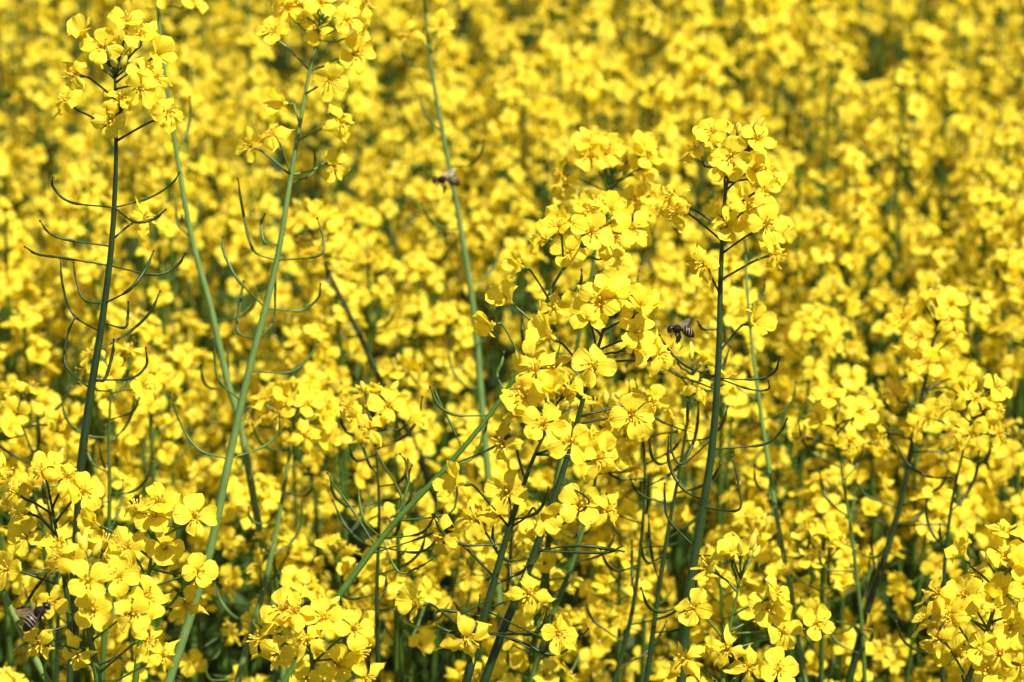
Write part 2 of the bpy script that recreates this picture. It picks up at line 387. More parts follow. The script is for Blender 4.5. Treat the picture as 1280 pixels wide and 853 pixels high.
    for i in range(5):                                     # leaves low on the stem
        t = rng.uniform(.25, .8); p = pts[0].lerp(P[5], t); az = i*2.4+rng.random()
        k = min(range(n), key=lambda u: abs(pts[u].z-p.z)); p = pts[k]
        build(leaf_mb(p, (math.cos(az), math.sin(az), 0), rng.uniform(.08, .15), rng), 'leaf', ['leaf'], root)
    return root

HEROES = [
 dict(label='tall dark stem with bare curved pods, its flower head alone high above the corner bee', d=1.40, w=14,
      stem=[(98, 640), (101, 585), (112, 500), (128, 400), (140, 300), (145, 200), (144, 130), (144, 95)], head=(.88, 1), n=2, buds=8, spread=1.0,
      fl=[(130, 64, 'open', 0, .3), (176, 50, 'open', .2, .7), (100, 95, 'worn', -.9, .1), (172, 112, 'open', .5, -.1), (205, 145, 'worn', .8, .3), (90, 132, 'worn', -.9, .8), (140, 150, 'open', 0, -.2), (158, 35, 'open', .2, 1.2), (192, 72, 'half', 1, .5), (112, 50, 'half', -.8, 1.), (150, 132, 'worn', .1, .9), (188, 98, 'worn', .9, -.2), (175, 275, 'worn', .9, .3)],
      tpods=[(140, 262, 90, 250, 62, 217), (140, 308, 85, 305, 50, 277), (137, 327, 78, 325, 31, 309), (148, 258, 190, 250, 231, 211), (150, 330, 195, 340, 233, 316), (131, 382, 105, 372, 90, 322), (118, 415, 88, 395, 75, 322), (134, 386, 165, 365, 193, 313), (125, 434, 165, 420, 201, 364), (131, 400, 152, 410, 161, 376), (108, 490, 83, 455, 95, 388), (112, 480, 165, 478, 184, 434), (112, 478, 132, 470, 145, 414), (150, 265, 165, 278, 214, 260)]),
 dict(label='long pale green oblique stem rising to a ragged flower head at the top edge', d=1.50, w=15,
      stem=[(205, 870), (238, 770), (262, 690), (285, 580), (312, 460), (345, 330), (366, 205), (385, 100), (396, 50), (402, 25)], head=(.88, 1), n=3, buds=6, spread=1.2,
      fl=[(398, 40, 'open', 0, .2), (430, 30, 'open', .5, .4), (345, 45, 'open', -.3, .6), (440, 68, 'open', .5, -.1), (408, 100, 'open', .4, -.3), (318, 185, 'open', -.6, .2), (345, 175, 'worn', -.5, .6), (420, 155, 'worn', .8, .2), (365, 20, 'worn', -.6, 1), (360, 130, 'half', -.8, 0), (412, 205, 'open', .8, -.2), (380, 12, 'open', -.2, .7), (450, 10, 'worn', .7, .5)],
      tpods=[(348, 322, 320, 310, 294, 208), (352, 316, 330, 300, 331, 262), (352, 325, 395, 322, 397, 272), (324, 380, 296, 350, 275, 290), (362, 222, 385, 215, 393, 187), (335, 390, 375, 388, 404, 352), (318, 420, 302, 410, 305, 345), (320, 465, 360, 468, 399, 428), (297, 503, 275, 475, 267, 423), (285, 565, 245, 560, 211, 487), (295, 570, 330, 560, 351, 517), (330, 420, 340, 400, 345, 330)]),
 dict(pale=1, label='thin stem between the tall dark one and the long pale oblique one', d=1.66, w=12,
      stem=[(320, 640), (300, 530), (285, 480), (262, 380), (240, 300), (222, 200), (207, 100), (196, 0), (190, -70)], head=(.86, 1), n=16, buds=8, pods=(.15, .8, 7)),
 dict(pale=1, label='slender bending stem right beside the small blurred bee, flower head cut off above', d=1.80, w=12,
      stem=[(612, 620), (600, 480), (592, 390), (575, 280), (556, 180), (540, 90), (530, 0), (522, -60)], head=(.88, 1), n=14, buds=8, pods=(.1, .85, 8), fl=[(548, 32, 'open', .6, 0), (515, 45, 'worn', -.6, 0)]),
 dict(label='long curved stem sweeping up to the middle cluster, with a whorl of pods low down', d=1.44, w=12,
      stem=[(345, 870), (400, 780), (440, 722), (492, 655), (560, 582), (622, 505), (665, 430), (690, 360), (718, 320), (745, 285)], head=(.86, 1), n=6, buds=10, spread=1.25,
      fl=[(712, 318, 'open', -.2, .2), (655, 335, 'half', -.9, .3), (640, 380, 'half', -.7, .6), (700, 290, 'open', -.3, .8), (765, 300, 'open', .4, .2), (735, 275, 'open', 0, .7), (620, 405, 'half', -.9, 0), (690, 390, 'worn', .1, .3), (785, 290, 'open', .5, .3)],
      pods=(.5, .78, 5),
      tpods=[(505, 640, 495, 610, 468, 560), (470, 690, 440, 640, 408, 590), (500, 640, 510, 600, 500, 565), (480, 670, 460, 655, 447, 610), (480, 670, 530, 665, 548, 610), (490, 655, 560, 640, 570, 600), (468, 690, 520, 690, 552, 650), (500, 650, 505, 610, 515, 580), (560, 595, 590, 570, 612, 520), (580, 600, 622, 560, 640, 500), (480, 680, 500, 710, 540, 700), (470, 695, 530, 670, 545, 640), (575, 560, 560, 530, 541, 480), (625, 490, 625, 470, 630, 440)]),
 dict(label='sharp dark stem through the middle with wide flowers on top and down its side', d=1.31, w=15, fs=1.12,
      stem=[(575, 880), (600, 790), (622, 710), (643, 640), (662, 585), (678, 548), (690, 525)], head=(.72, 1), n=5, buds=8, spread=1.15,
      fl=[(635, 618, 'open', -.1, .25), (583, 605, 'half', -1.2, .4), (597, 655, 'worn', -.5, .6), (560, 672, 'worn', -1, .2), (652, 505, 'open', -.2, .8), (636, 556, 'worn', -.9, .1), (712, 556, 'open', .1, .3), (690, 500, 'half', -.1, 1.2), (740, 575, 'worn', .9, .2), (672, 470, 'worn', -.2, .8), (660, 745, 'worn', .2, .2), (580, 790, 'worn', .3, -.6), (690, 790, 'open', .8, -.2), (530, 755, 'half', -1.1, .2), (672, 640, 'half', .6, -.4)],
      tpods=[(612, 775, 560, 762, 545, 765), (605, 790, 650, 810, 688, 812), (622, 770, 680, 800, 735, 790), (600, 800, 565, 790, 543, 778)], pods=(.2, .5, 4)),
 dict(label='sharp dark stem rising to the largest, brightest flower cluster beside the flying bee', d=1.37, w=15, fs=1.10,
      stem=[(595, 880), (628, 790), (660, 712), (686, 640), (705, 585), (722, 525), (738, 465), (752, 420), (757, 395)], head=(.70, 1), n=3, buds=9, spread=1.1,
      fl=[(742, 462, 'open', -.1, .35), (790, 420, 'open', .3, .4), (738, 400, 'open', -.1, .6), (695, 425, 'half', -1, .6), (785, 520, 'open', .4, .1), (815, 448, 'worn', .9, .5), (722, 635, 'open', .2, .3), (765, 385, 'worn', .2, 1.1), (700, 465, 'worn', -.5, .6), (752, 640, 'worn', .8, .2), (795, 390, 'half', .6, 1), (668, 455, 'open', -.6, .4), (735, 550, 'worn', .1, .5), (690, 535, 'worn', -.4, .8), (765, 345+30, 'half', .1, 1.3), (805, 505, 'worn', .8, 0)],
      tpods=[(680, 695, 730, 698, 778, 683), (672, 690, 715, 680, 784, 690), (650, 800, 690, 818, 742, 782), (700, 600, 735, 625, 700, 650), (625, 790, 605, 785, 600, 745)], pods=(.1, .4, 4)),
 dict(label='shaded stem behind the bright cluster, its flower head spreading above it in soft light', d=1.60, w=12,
      stem=[(650, 880), (672, 780), (690, 640), (708, 520), (722, 430), (738, 350), (752, 270), (765, 215)], head=(.82, 1), n=8, buds=12, spread=1.7, pods=(.2, .7, 6),
      fl=[(765, 190, 'open', 0, .4), (800, 215, 'open', .3, .3), (740, 200, 'open', -.3, .4), (790, 250, 'open', .4, 0), (710, 235, 'worn', -.6, .4), (735, 185, 'open', -.2, 1), (810, 245, 'worn', .7, .3), (770, 330, 'open', .4, 0), (800, 190, 'half', .5, 1)]),
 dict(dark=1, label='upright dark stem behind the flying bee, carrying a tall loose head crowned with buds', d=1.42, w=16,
      stem=[(850, 870), (860, 750), (876, 650), (890, 560), (898, 450), (901, 340), (906, 250), (913, 212), (920, 192)], head=(.78, .97), n=6, buds=12, spread=1.3,
      fl=[(905, 215, 'open', -.1, .35), (893, 172, 'open', -.4, 1.), (938, 215, 'open', .5, .2), (950, 240, 'open', .6, .1), (908, 285, 'open', 0, .3), (952, 285, 'open', .5, .3), (848, 252, 'worn', -.9, .5), (930, 265, 'worn', .4, .3), (940, 185, 'half', .9, .9), (962, 320, 'worn', .8, .2), (850, 265, 'worn', -.9, 0), (935, 405, 'half', .9, .3), (880, 330, 'worn', -.4, -.2)],
      tpods=[(894, 412, 884, 410, 872, 402), (889, 470, 855, 455, 825, 420), (886, 487, 865, 480, 830, 455), (902, 468, 945, 478, 975, 446), (901, 480, 940, 490, 964, 475), (893, 560, 950, 555, 988, 520), (890, 550, 850, 580, 840, 530), (880, 640, 920, 640, 915, 570), (868, 680, 840, 650, 830, 600)], pods=(.05, .3, 4)),
 dict(label='close stem holding the wide low flower cluster beside the feeding bee', d=1.30, w=14,
      stem=[(128, 890), (121, 840), (113, 800), (108, 765), (106, 735), (104, 715)], head=(.55, 1), n=5, buds=9, spread=1.2,
      fl=[(117, 766, 'open', .1, .3), (150, 725, 'open', 0, .5), (163, 768, 'open', .3, .1), (72, 758, 'open', -.5, .5), (52, 800, 'worn', -.2, -.5), (200, 822, 'worn', .5, .4), (95, 718, 'half', -.1, 1.3), (100, 815, 'worn', -.3, -.3), (182, 800, 'worn', .7, 0)]),
 dict(label='stem with five open flowers between the pale oblique stem and the feeding bee cluster', d=1.34, w=11,
      stem=[(165, 890), (175, 800), (184, 730), (190, 690), (194, 660)], head=(.6, 1), n=3, buds=5,
      fl=[(207, 687, 'open', 0, .2), (199, 634, 'open', .1, .8), (240, 651, 'open', .4, .5), (245, 716, 'open', .4, .3), (161, 688, 'open', -.2, .3), (228, 752, 'worn', .5, -.3), (125, 658, 'half', -.7, .4)],
      tpods=[(176, 755, 205, 752, 225, 735)]),
 dict(label='dark stem leaning out at the picture corner with small scattered flowers and long stalks', d=1.36, w=11,
      stem=[(85, 900), (88, 800), (80, 720), (68, 650), (58, 600)], head=(.5, 1), n=3, buds=4, spread=1.1,
      fl=[(37, 675, 'open', -.3, .4), (73, 682, 'worn', .2, .2), (14, 713, 'open', -.4, .2), (82, 602, 'worn', .4, .6), (25, 620, 'worn', -.6, .5), (55, 595, 'worn', -.2, .8), (100, 618, 'open', .6, .4)],
      tpods=[(75, 700, 50, 740, 20, 765), (86, 780, 50, 790, 15, 815), (88, 800, 105, 826, 150, 820)]),
 dict(label='short stem at the bottom edge with drooping papery flowers, under the pod whorl', d=1.31, w=11,
      stem=[(392, 890), (391, 840), (388, 810), (382, 785)], head=(.4, 1), n=5, buds=3,
      fl=[(333, 800, 'worn', -.8, .2), (372, 772, 'worn', -.2, .9), (405, 778, 'open', .1, .7), (438, 790, 'open', .5, .4), (352, 815, 'worn', -.5, 0), (420, 830, 'open', .4, 0), (452, 845, 'worn', .6, -.2), (385, 845, 'open', -.1, -.3)]),
 dict(label='young light green stem ending in bare yellow buds above a fan of flowers', d=1.33, w=9,
      stem=[(902, 890), (905, 830), (912, 785), (921, 745), (926, 722)], head=(.45, .9), n=2, buds=9,
      fl=[(915, 700, 'half', -.1, 1.2), (976, 794, 'open', .2, .4), (1017, 783, 'open', .5, .5), (959, 765, 'open', .2, .6), (908, 813, 'worn', 0, .3), (870, 762, 'open', -.4, .3), (858, 825, 'worn', -.3, .2), (969, 842, 'open', .3, .5), (935, 835, 'worn', 0, 0)]),
 dict(label='stem leaning into the corner under crowded sunlit flowers, furthest from the feeding bee', d=1.33, w=12,
      stem=[(1195, 890), (1212, 845), (1230, 800), (1244, 755), (1250, 725)], head=(.3, 1), n=12, buds=6, spread=1.4,
      fl=[(1249, 743, 'open', 0, .3), (1197, 820, 'open', -.2, .3), (1254, 702, 'open', 0, .9), (1208, 747, 'open', -.4, .3), (1258, 785, 'open', .3, .1), (1190, 775, 'worn', -.5, .3), (1225, 812, 'open', .1, .2), (1275, 735, 'open', .5, .4), (1175, 800, 'worn', -.6, .2), (1270, 830, 'worn', .4, 0), (1235, 845, 'open', 0, .5), (1175, 745, 'worn', -.6, .5)]),
 dict(label='soft-focus dark stem forking through a dim gap, with flowers in pairs at its tip', d=1.66, w=13,
      stem=[(1062, 850), (1085, 760), (1108, 690), (1128, 620), (1141, 550), (1158, 470), (1172, 400)], head=(.62, 1), n=12, buds=8, spread=1.2, pods=(.2, .6, 5),
      fl=[(1160, 458, 'open', -.2, .5), (1200, 470, 'open', .3, .2), (1130, 400, 'open', -.4, .5), (1165, 520, 'open', 0, .2), (1170, 620, 'open', .2, .3), (1185, 385, 'open', .3, .6), (1150, 425, 'open', -.2, .4), (1195, 655, 'open', .4, .2)]),
 dict(label='pale slender stem standing a little beyond the upright stem, half hidden by its pods', d=1.66, w=10,
      stem=[(1010, 880), (992, 760), (975, 670), (962, 590), (946, 480), (936, 390), (931, 300), (929, 250)], head=(.86, 1), n=10, buds=5, pods=(.1, .8, 8)),
 dict(label='pale green leaning stem between the oblique stem and the pod whorl', d=1.62, w=12,
      stem=[(288, 890), (303, 830), (330, 733), (347, 655), (360, 580), (366, 540), (368, 515)], head=(.8, 1), n=16, buds=8, spread=1.2,
      pods=(.1, .75, 9)),
 dict(label='slim green stem rising behind the foot of the two sharp dark stems', d=1.55, w=10, stem=[(655, 880), (690, 770), (717, 700), (742, 610), (757, 530)], head=(.8, 1), n=9, buds=5, pods=(.1, .8, 6)),
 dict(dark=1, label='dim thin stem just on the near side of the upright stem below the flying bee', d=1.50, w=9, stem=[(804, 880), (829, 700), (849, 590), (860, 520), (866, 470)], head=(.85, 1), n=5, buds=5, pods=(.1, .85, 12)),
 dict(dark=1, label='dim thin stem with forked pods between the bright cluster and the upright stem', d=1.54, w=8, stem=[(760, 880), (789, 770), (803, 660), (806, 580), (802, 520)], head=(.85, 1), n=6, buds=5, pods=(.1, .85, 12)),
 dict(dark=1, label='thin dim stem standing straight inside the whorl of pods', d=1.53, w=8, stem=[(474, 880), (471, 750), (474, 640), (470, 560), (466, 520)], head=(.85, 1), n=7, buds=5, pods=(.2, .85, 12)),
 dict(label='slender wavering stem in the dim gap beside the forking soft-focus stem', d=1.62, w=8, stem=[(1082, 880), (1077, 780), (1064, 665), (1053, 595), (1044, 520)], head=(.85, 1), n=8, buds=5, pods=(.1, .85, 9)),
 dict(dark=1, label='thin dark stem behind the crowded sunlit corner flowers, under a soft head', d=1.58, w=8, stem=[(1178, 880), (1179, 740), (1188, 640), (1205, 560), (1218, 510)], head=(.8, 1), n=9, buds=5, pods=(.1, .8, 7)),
 dict(label='smooth pale stem leaning out of view behind the feeding bee', d=1.38, w=13, stem=[(105, 930), (58, 850), (25, 785), (-4, 722), (-40, 640), (-70, 560)], head=(.9, 1), n=6, buds=5),
 dict(label='soft green stem close behind the tall dark stem, thick with thin pods', d=1.56, w=10, stem=[(126, 880), (133, 740), (137, 620), (136, 540), (141, 460)], head=(.88, 1), n=5, buds=5, pods=(.05, .95, 16)),
 dict(dark=1, label='short dim stem with many pods between the tall dark stem and the picture edge', d=1.60, w=8, stem=[(70, 880), (72, 740), (62, 640), (38, 560), (22, 520)], head=(.88, 1), n=4, buds=5, pods=(.05, .95, 14)),
 dict(label='dark green soft-focus stem slanting behind the small pods above the pod whorl', d=1.85, w=13,
      stem=[(560, 660), (510, 540), (478, 480), (440, 400), (408, 335), (385, 280)], head=(.85, 1), n=12, buds=5, pods=(.1, .8, 4)),
]
for i, h in enumerate(HEROES): hero(h, 100+i)

# ------------------------------------------------------------------ field plants: a few patterns, many copies
def head_spec(rng, T, A, nf, fullness=1.):
    """one raceme: blossoms as (pos, dir, kind, index), stalk runs, buds"""
    A = A.normalized(); fl = []; st = []; bu = []
    ln = rng.uniform(.04, .075)
    for i in range(nf):
        s = (i+rng.random()*.7)/nf; p = T-A*ln*(1-s)-A*.004
        az = i*2.399+rng.uniform(-.3, .3); el = -.05+1.15*s+rng.uniform(-.18, .18)
        out = Vector((math.cos(az)*math.cos(el), math.sin(az)*math.cos(el), math.sin(el))); l = rng.uniform(.015, .025)*(1-.35*s)
        pos = p+out*l; kind = 'open' if rng.random() < .76 else ('half' if rng.random() < .5 else 'worn')
        face = (out+Vector((rng.uniform(-.35, .35), rng.uniform(-.35, .35), .25+rng.uniform(-.4, .3)))).normalized()
        fl.append((pos, face, kind, rng.randrange(99), rng.uniform(0, 6.3), rng.uniform(.80, .98))); st.append((p, pos-face*.0016))
    for i in range(6):
        az = i*2.4; el = R(rng.uniform(40, 88)); out = (A*math.sin(el)+Vector((math.cos(az), math.sin(az), 0))*math.cos(el)).normalized(); l = rng.uniform(.003, .009)
        bu.append((T+out*l, out, rng.randrange(3), rng.uniform(.7, 1.1))); st.append((T, T+out*l))
    return fl, st, bu
def plant_pattern(seed):
    rng = random.Random(seed); P = dict(heads=[], stems=[], pods=[], leaves=[])
    nb = rng.choice([5, 6, 6, 7]); Hm = rng.uniform(1.13, 1.21)
    lean = Vector((rng.uniform(-.03, .03), rng.uniform(-.03, .03), 0))
    main = spline([(0, 0, -.01), lean*.2+Vector((0, 0, .4)), lean*.6+Vector((0, 0, .8)), lean+Vector((0, 0, Hm))], 5)
    runs = [(main, .0045, .0014, (main[-1]-main[-3]))]
    a0 = rng.uniform(0, 6.3)
    for b in range(nb-1):
        az = a0+b*2*math.pi/(nb-1)+rng.uniform(-.4, .4); r = rng.uniform(.045, .10); z0 = rng.uniform(.55, .9); k = min(range(len(main)), key=lambda u: abs(main[u].z-z0))
        st = main[k]; zt = rng.uniform(.95, 1.2); o = Vector((math.cos(az), math.sin(az), 0))
        tip = Vector((st.x, st.y, 0))+o*r+Vector((0, 0, zt)); q = st.lerp(tip, .35)+o*r*.28; q2 = st.lerp(tip, .7)+o*r*.15
        pts = spline([st, q, q2, tip], 4); runs.append((pts, .0024, .0011, (pts[-1]-pts[-3])))
    for pts, r0, r1, A in runs:
        n = len(pts); P['stems'].append((pts, [r0+(r1-r0)*(i/(n-1))**1.3 for i in range(n)]))
        P['heads'].append(head_spec(rng, pts[-1], A, rng.choice([11, 13, 15, 17])))
        L = pts[-1]; A = A.normalized()
        for i in range(rng.randint(4, 8)):
            p = L-A*(.06+.017*i+rng.uniform(0, .006)); az = i*2.4+rng.random(); P['pods'].append((p, (math.cos(az), math.sin(az), rng.uniform(0, .3))))
    for i in range(9):
        z = rng.uniform(.35, .98); k = min(range(len(main)), key=lambda u: abs(main[u].z-z)); az = i*2.4+rng.random()
        P['leaves'].append((main[k], (math.cos(az), math.sin(az), 0), rng.uniform(.06, .15)*(1.3-z*.5)))
    return P
def stem_mb(P, n1):
    mb = MB()
    for pts, rad in P['stems']: tube(mb, pts, rad, n1, 2, False)
    return mb
def stalks(mb, st, n=3):
    for a, b in st: tube(mb, [a, b], .00055, n, 2, False)
PATS = [plant_pattern(500+i) for i in range(12)]
cache_near, cache_far = {}, {}
def near_meshes(i):
    if i not in cache_near:
        P = PATS[i]; rng = random.Random(i); sm_ = stem_mb(P, 7)
        for fl, st, bu in P['heads']: stalks(sm_, st, 4)
        out = [('stem', sm_.mesh('stem', FM), GAL)]
        for fl, st, bu in P['heads']:
            for pos, d, kind, ix, sp, sc in fl: out.append(('flower', MIDF[kind][ix % len(MIDF[kind])], place(pos, d, sp, sc)))
            bm_ = MB()
            for p, d, ix, sc in bu: bm_.merge(LOB[ix], place(p, d, 0, sc), {0: 4})
            out.append(('bud_tuft', bm_.mesh('bud_tuft', FM), GAL))
        for p, o in P['pods'][:30]: out.append(('seed_pod', pod_mb(p, o, rng, 1, True).mesh('seed_pod', ['pod', 'tip']), GAL))
        for p, o, l in P['leaves']: out.append(('leaf', leaf_mb(p, o, l, rng, 6, 2).mesh('leaf', ['leaf']), GAL))
        cache_near[i] = out
    return cache_near[i]
def far_mbs(i, tiny=False):
    if tiny:
        P = PATS[i]; rng = random.Random(i); s = MB()
        for pts, rad in P['stems']: tube(s, pts[::3]+[pts[-1]], rad[::3]+[rad[-1]], 3, 2, False)
        for fl, st, bu in P['heads']:
            stalks(s, st, 3)
            for pos, d, kind, ix, sp, sc in fl: s.merge(TINY[kind][ix % 3], place(pos, d, sp, sc))
        for p, o, l in P['leaves']: s.merge(leaf_mb(p, o, l, rng, 4, 2), GAL, {0: 7})
        return [('all', s)]
    if i not in cache_far:
        P = PATS[i]; rng = random.Random(i); s = stem_mb(P, 5); out = [('stem', s)]
        for p, o in P['pods']: s.merge(pod_mb(p, o, rng, 1, True), GAL, {0: 5, 1: 6})
        for fl, st, bu in P['heads']:
            h = MB(); stalks(h, st, 3)
            for pos, d, kind, ix, sp, sc in fl: h.merge(LOF[kind][ix % len(LOF[kind])], place(pos, d, sp, sc))
            for p, d, ix, sc in bu: h.merge(LOB[ix], place(p, d, 0, sc), {0: 4})
            out.append(('flower_head', h))
        lf = MB()
        for p, o, l in P['leaves']: lf.merge(leaf_mb(p, o, l, rng, 4, 2), GAL, {0: 7})
        out.append(('foliage', lf)); cache_far[i] = out
    return cache_far[i]
far_mesh = {}
def far_meshes(i):
    if i not in far_mesh: far_mesh[i] = [(n, mb.mesh(n, FM)) for n, mb in far_mbs(i)]
    return far_mesh[i]

rng = random.Random(77); spots = []
SP = .132; y = 1.50; row = 0
for px_, py_ in [(sx*(.42+.14*i), 1.22+.12*j) for sx in (-1, 1) for i in range(4) for j in range(3)]: spots.append((px_+rng.uniform(-.03, .03), py_+rng.uniform(-.03, .03), rng.uniform(.93, .99), rng.uniform(0, 6.283), rng.randrange(12)))
while y < 5.6:
    hw = .40+y*.33; x = -hw+(row % 2)*SP/2
    while x < hw:
        px_, py_ = x+rng.uniform(-.05, .05), y+rng.uniform(-.05, .05)
        hmod = noise.noise(Vector((px_*2.2, py_*2.2, 3.1)))
        sc = 1+.075*hmod+rng.uniform(-.03, .03)
        if y < 1.65: sc *= .98
        if noise.noise(Vector((px_*1.7, py_*1.1, 9.7))) < -.5 and rng.random() < .4: x += SP; continue
        spots.append((px_, py_, sc, rng.uniform(0, 6.283), rng.randrange(12))); x += SP
    y += SP*.88; row += 1
def in_view(x, y, sc):
    s = seen(Vector((x, y, 1.12*sc)))
    if s[2] < .3: return False
    m = 190/s[2]+60
    return -m < s[0] < 1280+m and -160 < s[1] < 853+330
vis_sp = sorted([s for s in spots if s[1] > 1.44 and in_view(*s[:3])], key=lambda s: s[1])
rest = [s for s in spots if not (s[1] > 1.44 and in_view(*s[:3]))]
keep = vis_sp[:292]; rest += vis_sp[292:]
LAB = {0: 'rapeseed plant crowding close behind the sharp stems, flowers only slightly out of focus',
       1: 'softly blurred rapeseed plant in the middle of the field, stems dim under its flowers',
       2: 'strongly blurred yellow rapeseed plant deep in the field near the top edge'}
GRP = ['rapeseed plants right behind the sharp stems', 'rapeseed plants in the middle of the field', 'rapeseed plants far back in the field']
NEAR_N = 22
for k, (x, y, sc, rz, pi_) in enumerate(keep):
    z = 0 if y < 1.95 else (1 if y < 2.9 else 2)
    root = thing('rapeseed_plant', LAB[z], 'plant', (x, y, 0), GRP[z]); root.rotation_euler.z = rz; root.scale = (1, 1, sc)
    if k < NEAR_N:
        for nm, me, mtx in near_meshes(pi_): link(nm, me, root, mtx)
    else:
        for nm, me in far_meshes(pi_): link(nm, me, root)
print('plants', len(keep), 'rest', len(rest), 'visible', len(vis_sp), 'last y', keep[-1][1])
# plants beyond those and outside the frame, one mass
def join_stuff(name, spots):
    V = []; F = []; Mi = []; off = 0; arr = {}
    for i in range(12):
        vs = []; fs = []; ms = []; o = 0
        for nm, mb in far_mbs(i, True):
            vs += mb.v; fs += [tuple(q+o for q in f) for f in mb.f]; ms += mb.m; o += len(mb.v)
        arr[i] = (np.array(vs, dtype=np.float32), np.array([len(f) for f in fs], dtype=np.int32), np.concatenate([np.array(f, dtype=np.int32) for f in fs]), np.array(ms, dtype=np.int32))
    Ls = []
    for x, y, sc, rz, pi_ in spots:
        v, l, f, m = arr[pi_]; c, s = math.cos(rz), math.sin(rz)
        w = np.empty_like(v); w[:, 0] = v[:, 0]*c-v[:, 1]*s+x; w[:, 1] = v[:, 0]*s+v[:, 1]*c+y; w[:, 2] = v[:, 2]*sc
        V.append(w); F.append(f+off); Ls.append(l); Mi.append(m); off += len(v)
    V = np.concatenate(V); F = np.concatenate(F); Ls = np.concatenate(Ls); Mi = np.concatenate(Mi)
    me = bpy.data.meshes.new(name); me.vertices.add(len(V)); me.vertices.foreach_set('co', V.ravel())
    me.loops.add(len(F)); me.loops.foreach_set('vertex_index', F)
    me.polygons.add(len(Ls)); st = np.concatenate([[0], np.cumsum(Ls)[:-1]]).astype(np.int32)
    me.polygons.foreach_set('loop_start', st); me.polygons.foreach_set('material_index', Mi)
    for k in FM: me.materials.append(M[k])
    me.update(calc_edges=True)
    o = link(name, me); return o
if rest:
    o = join_stuff('rapeseed_field', rest); o['kind'] = 'stuff'; o['label'] = 'mass of yellow rapeseed carrying the field on beyond the plants in view'; o['category'] = 'crop'

# ------------------------------------------------------------------ soil
gm, t, p = mat('soil'); L = t.links.new
tc = N(t, 'ShaderNodeTexCoord'); nz = N(t, 'ShaderNodeTexNoise'); nz.inputs['Scale'].default_value = 9; nz.inputs['Detail'].default_value = 8
L(tc.outputs['Object'], nz.inputs['Vector']); rp = N(t, 'ShaderNodeValToRGB'); rp.color_ramp.elements[0].color = (.035, .045, .015, 1); rp.color_ramp.elements[1].color = (.085, .10, .03, 1)
rp.color_ramp.elements[0].position = .35; rp.color_ramp.elements[1].position = .65
L(nz.outputs['Fac'], rp.inputs[0]); L(rp.outputs[0], p.inputs['Base Color']); p.inputs['Roughness'].default_value = .95
b = N(t, 'ShaderNodeBump'); b.inputs['Distance'].default_value = .02; L(nz.outputs['Fac'], b.inputs['Height']); L(b.outputs[0], p.inputs['Normal'])
M['soil'] = gm
g = MB(); g.add([(-600, -300, 0), (600, -300, 0), (600, 1500, 0), (-600, 1500, 0)], [(0, 1, 2, 3)])
go = build(g, 'ground', ['soil'], None); go['kind'] = 'structure'

# ------------------------------------------------------------------ bees
def solid(name, col, rough=.5, spec=.4, scale=900, c2=None):
    M[name] = leafy(name, col, c2 or tuple(c*1.6 for c in col), 0, (1, 1, 1), rough, scale, spec, .2, 3000, .0); return M[name]
solid('bee_black', (.004, .003, .0025), .30, .45); solid('bee_brown', (.004, .0025, .002), .7, .2); solid('bee_band', (.24, .17, .09), .6, .3)
solid('bee_hair', (.045, .024, .010), .8, .1); solid('bee_eye', (.006, .005, .005), .15, .8); solid('bee_leg', (.006, .004, .003), .4, .4); solid('pollen', (.75, .42, .05), .8, .2)
wm, t, p = mat('bee_wing'); out = t.nodes['Material Output']
p.inputs['Base Color'].default_value = (.40, .30, .20, 1); p.inputs['Roughness'].default_value = .25; p.inputs['Specular IOR Level'].default_value = .5
tb = N(t, 'ShaderNodeBsdfTransparent'); ms = N(t, 'ShaderNodeMixShader'); ms.inputs[0].default_value = .17
t.links.new(tb.outputs[0], ms.inputs[1]); t.links.new(p.outputs[0], ms.inputs[2]); t.links.new(ms.outputs[0], out.inputs[0]); M['bee_wing'] = wm
def leg_chain(mb, pts, rad): tube(mb, spline(pts, 4), rad, 6, 0)
